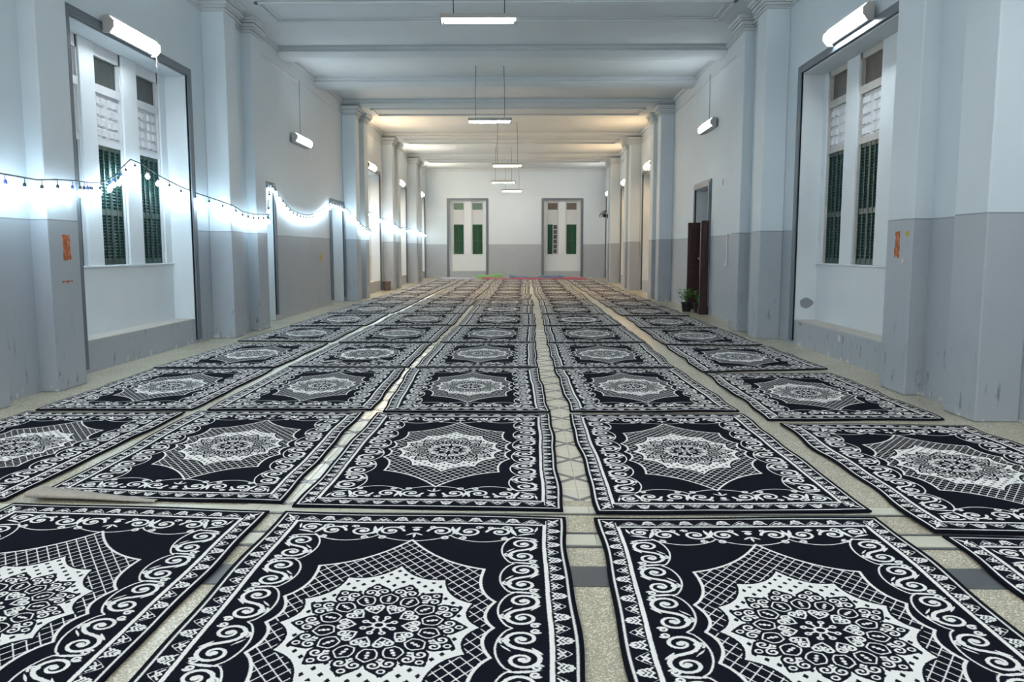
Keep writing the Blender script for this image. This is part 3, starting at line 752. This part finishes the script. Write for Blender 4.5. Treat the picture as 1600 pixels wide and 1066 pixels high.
mat_strip('floor_mat', 'long pinkish red mat lying before the back wall', 'matr', -2.05, 1.75, 39.4, 40.1, .08, 3)
mat_strip('floor_mat', 'short red mat in front of the right back window', 'matr', 1.85, 3.0, 39.5, 40.3, .10, 4)
mat_strip('floor_mat', 'dark blue mat rolled along the middle of the back wall', 'matb', -.75, 2.3, 40.3, 41.0, .14, 5)

# ------------------------------------------------------------------ small things
t = thing('waste_bin', 'small brown bin standing by a left wall pier beneath a window', 'bin', (-4.84, 28.55, 0))
MB().lathe([(.10, 0), (.115, .02), (.135, .30), (.140, .31), (.130, .31), (.110, .03)], sides=18).build('body', M['bin'], t)
MB().lathe([(.136, .29), (.148, .295), (.148, .325), (.128, .325)], sides=18).build('rim', M['bin'], t)
def plant(name, label, x, y, s, seed):
    t = thing(name, label, 'plant', (x, y, 0)); rnd = random.Random(seed)
    MB().lathe([(.075*s, 0), (.085*s, .01), (.105*s, .17*s), (.118*s, .175*s), (.118*s, .20*s), (.095*s, .20*s)], sides=16).build('pot', M['pot'], t)
    MB().lathe([(.094*s, .175*s), (.05*s, .185*s), (.002, .188*s)], sides=12).build('soil', M['bin'], t)
    st = MB(); lf = MB()
    for k in range(11):
        a = rnd.uniform(0, 6.28); r = rnd.uniform(.05, .17)*s; h = rnd.uniform(.28, .48)*s
        P = [(0.02*math.cos(a), .02*math.sin(a), .18*s), (r*.5*math.cos(a), r*.5*math.sin(a), .18*s+(h-.18*s)*.7), (r*math.cos(a), r*math.sin(a), h)]
        st.tube(P, .004, 4)
        for q in range(9):
            u = rnd.uniform(.35, 1.05); cx, cy, cz = r*u*math.cos(a)+rnd.uniform(-.03, .03), r*u*math.sin(a)+rnd.uniform(-.03, .03), .18*s+(h-.18*s)*u
            b2 = rnd.uniform(0, 6.28); L = rnd.uniform(.05, .085)*s; ti = rnd.uniform(-.5, .5); w_ = L*.38
            d = Vector((math.cos(b2)*math.cos(ti), math.sin(b2)*math.cos(ti), math.sin(ti))); e2 = d.cross(Vector((0, 0, 1))).normalized(); o = Vector((cx, cy, cz)); up = Vector((0, 0, .012))
            n = len(lf.v); lf.v += [tuple(o), tuple(o+d*L*.5+e2*w_+up*.4), tuple(o+d*L), tuple(o+d*L*.5-e2*w_+up*.4), tuple(o+d*L*.5-up*.5)]
            lf.f += [(n, n+1, n+4), (n+1, n+2, n+4), (n+2, n+3, n+4), (n+3, n, n+4)]; lf.sm += [True]*4
    st.build('stems', M['leaf'], t); l = lf.build('foliage', M['leaf'], t); l['kind'] = 'stuff'
plant('potted_plant', 'left one of two small leafy plants in black pots by brown door', 3.73, 18.78, 1.12, 1)
plant('potted_plant', 'right one of two leafy plants, between the pot and brown door leaf', 3.93, 18.42, 1.08, 5)
# wall fan on the far right pier
t = thing('wall_fan', 'dark wall fan tilted down on the farthest right pier', 'fan', (PR, 36.6, 2.92))
MB().box(-.03, 0, -.06, .06, -.10, .10).tube([(0, 0, 0), (-.12, 0, .02)], .022, 8).build('bracket', M['dark'], t)
hd = MB().lathe([(.03, -.10), (.075, -.08), (.085, .0), (.06, .06), (.02, .075)], sides=14).build('motor', M['dark'], t, (-.16, 0, .04)); hd.rotation_euler = (.35, -.75, 0)
cg = MB()
for r, z in ((.22, .09), (.16, .12), (.10, .14), (.22, .07)): cg.tube([(r*math.cos(2*PI*k/24), r*math.sin(2*PI*k/24), z) for k in range(25)], .004, 4)
for k in range(16): a = 2*PI*k/16; cg.tube([(.02*math.cos(a), .02*math.sin(a), .15), (.16*math.cos(a), .16*math.sin(a), .12), (.22*math.cos(a), .22*math.sin(a), .08)], .003, 4)
cg.build('guard', M['dark'], t, (-.16, 0, .04)).rotation_euler = (.35, -.75, 0)
for k in range(3):
    a = 2*PI*k/3; bl = MB(); n = len(bl.v)
    bl.v += [(.03*math.cos(a-.5), .03*math.sin(a-.5), .085), (.19*math.cos(a-.35), .19*math.sin(a-.35), .075), (.20*math.cos(a+.35), .20*math.sin(a+.35), .10), (.03*math.cos(a+.5), .03*math.sin(a+.5), .095)]
    bl.v += [(x, y, z+.004) for x, y, z in bl.v[:4]]; bl.f += [(0, 1, 2, 3), (7, 6, 5, 4), (0, 4, 5, 1), (1, 5, 6, 2), (2, 6, 7, 3), (3, 7, 4, 0)]; bl.sm += [False]*6
    bl.build('blade', M['steel'], t, (-.16, 0, .04)).rotation_euler = (.35, -.75, 0)
# torn posters on the two near piers
def scrap(name, label, m, x, s, y, z, wd, h, seed, top=False):
    rnd = random.Random(seed); P = []
    n = 9
    for i in range(n+1): P.append((-wd/2+rnd.uniform(0, .012), -h/2+h*i/n))
    for i in range(1, 4): P.append((-wd/2+wd*i/4, h/2+rnd.uniform(-.008, .004)))
    for i in range(n+1): P.append((wd/2-rnd.uniform(0, .035)*(1-.5*i/n), h/2-h*i/n))
    for i in range(1, 4): P.append((wd/2-wd*i/4, -h/2+rnd.uniform(-.01, .02)))
    o = MB().prism(P if s > 0 else P[::-1], 0, s*.003, 'x').build(name, M[m], None, (x, y, z))
    return tag(o, label, 'poster scrap')
scrap('poster_scrap', 'torn orange poster remnant on the grey near left pier', 'poster', PL, 1, 8.22, 1.43, .15, .25, 3)
scrap('poster_scrap', 'thin orange paper sliver low on the near left pier', 'poster', PL, 1, 8.20, 1.085, .20, .020, 8)
scrap('poster_scrap', 'torn orange poster remnant on the grey near right pier', 'poster', PR, -1, 8.17, 1.46, .12, .26, 4)
scrap('poster_scrap', 'pale torn paper scrap beside the orange remnant on the right pier', 'posterw', PR, -1, 8.03, 1.30, .09, .05, 6)
scrap('poster_scrap', 'small yellow paper scrap right of the orange remnant on right pier', 'yellow', PR, -1, 7.97, 1.565, .075, .045, 7)
scrap('poster_scrap', 'faded yellow paper scrap on the grey left wall between the doors', 'yellow', WL, 1, 19.95, 1.24, .16, .18, 9)
scrap('poster_scrap', 'pale paper scrap below the yellow one on the grey left wall', 'posterw', WL, 1, 20.1, .98, .12, .07, 11)
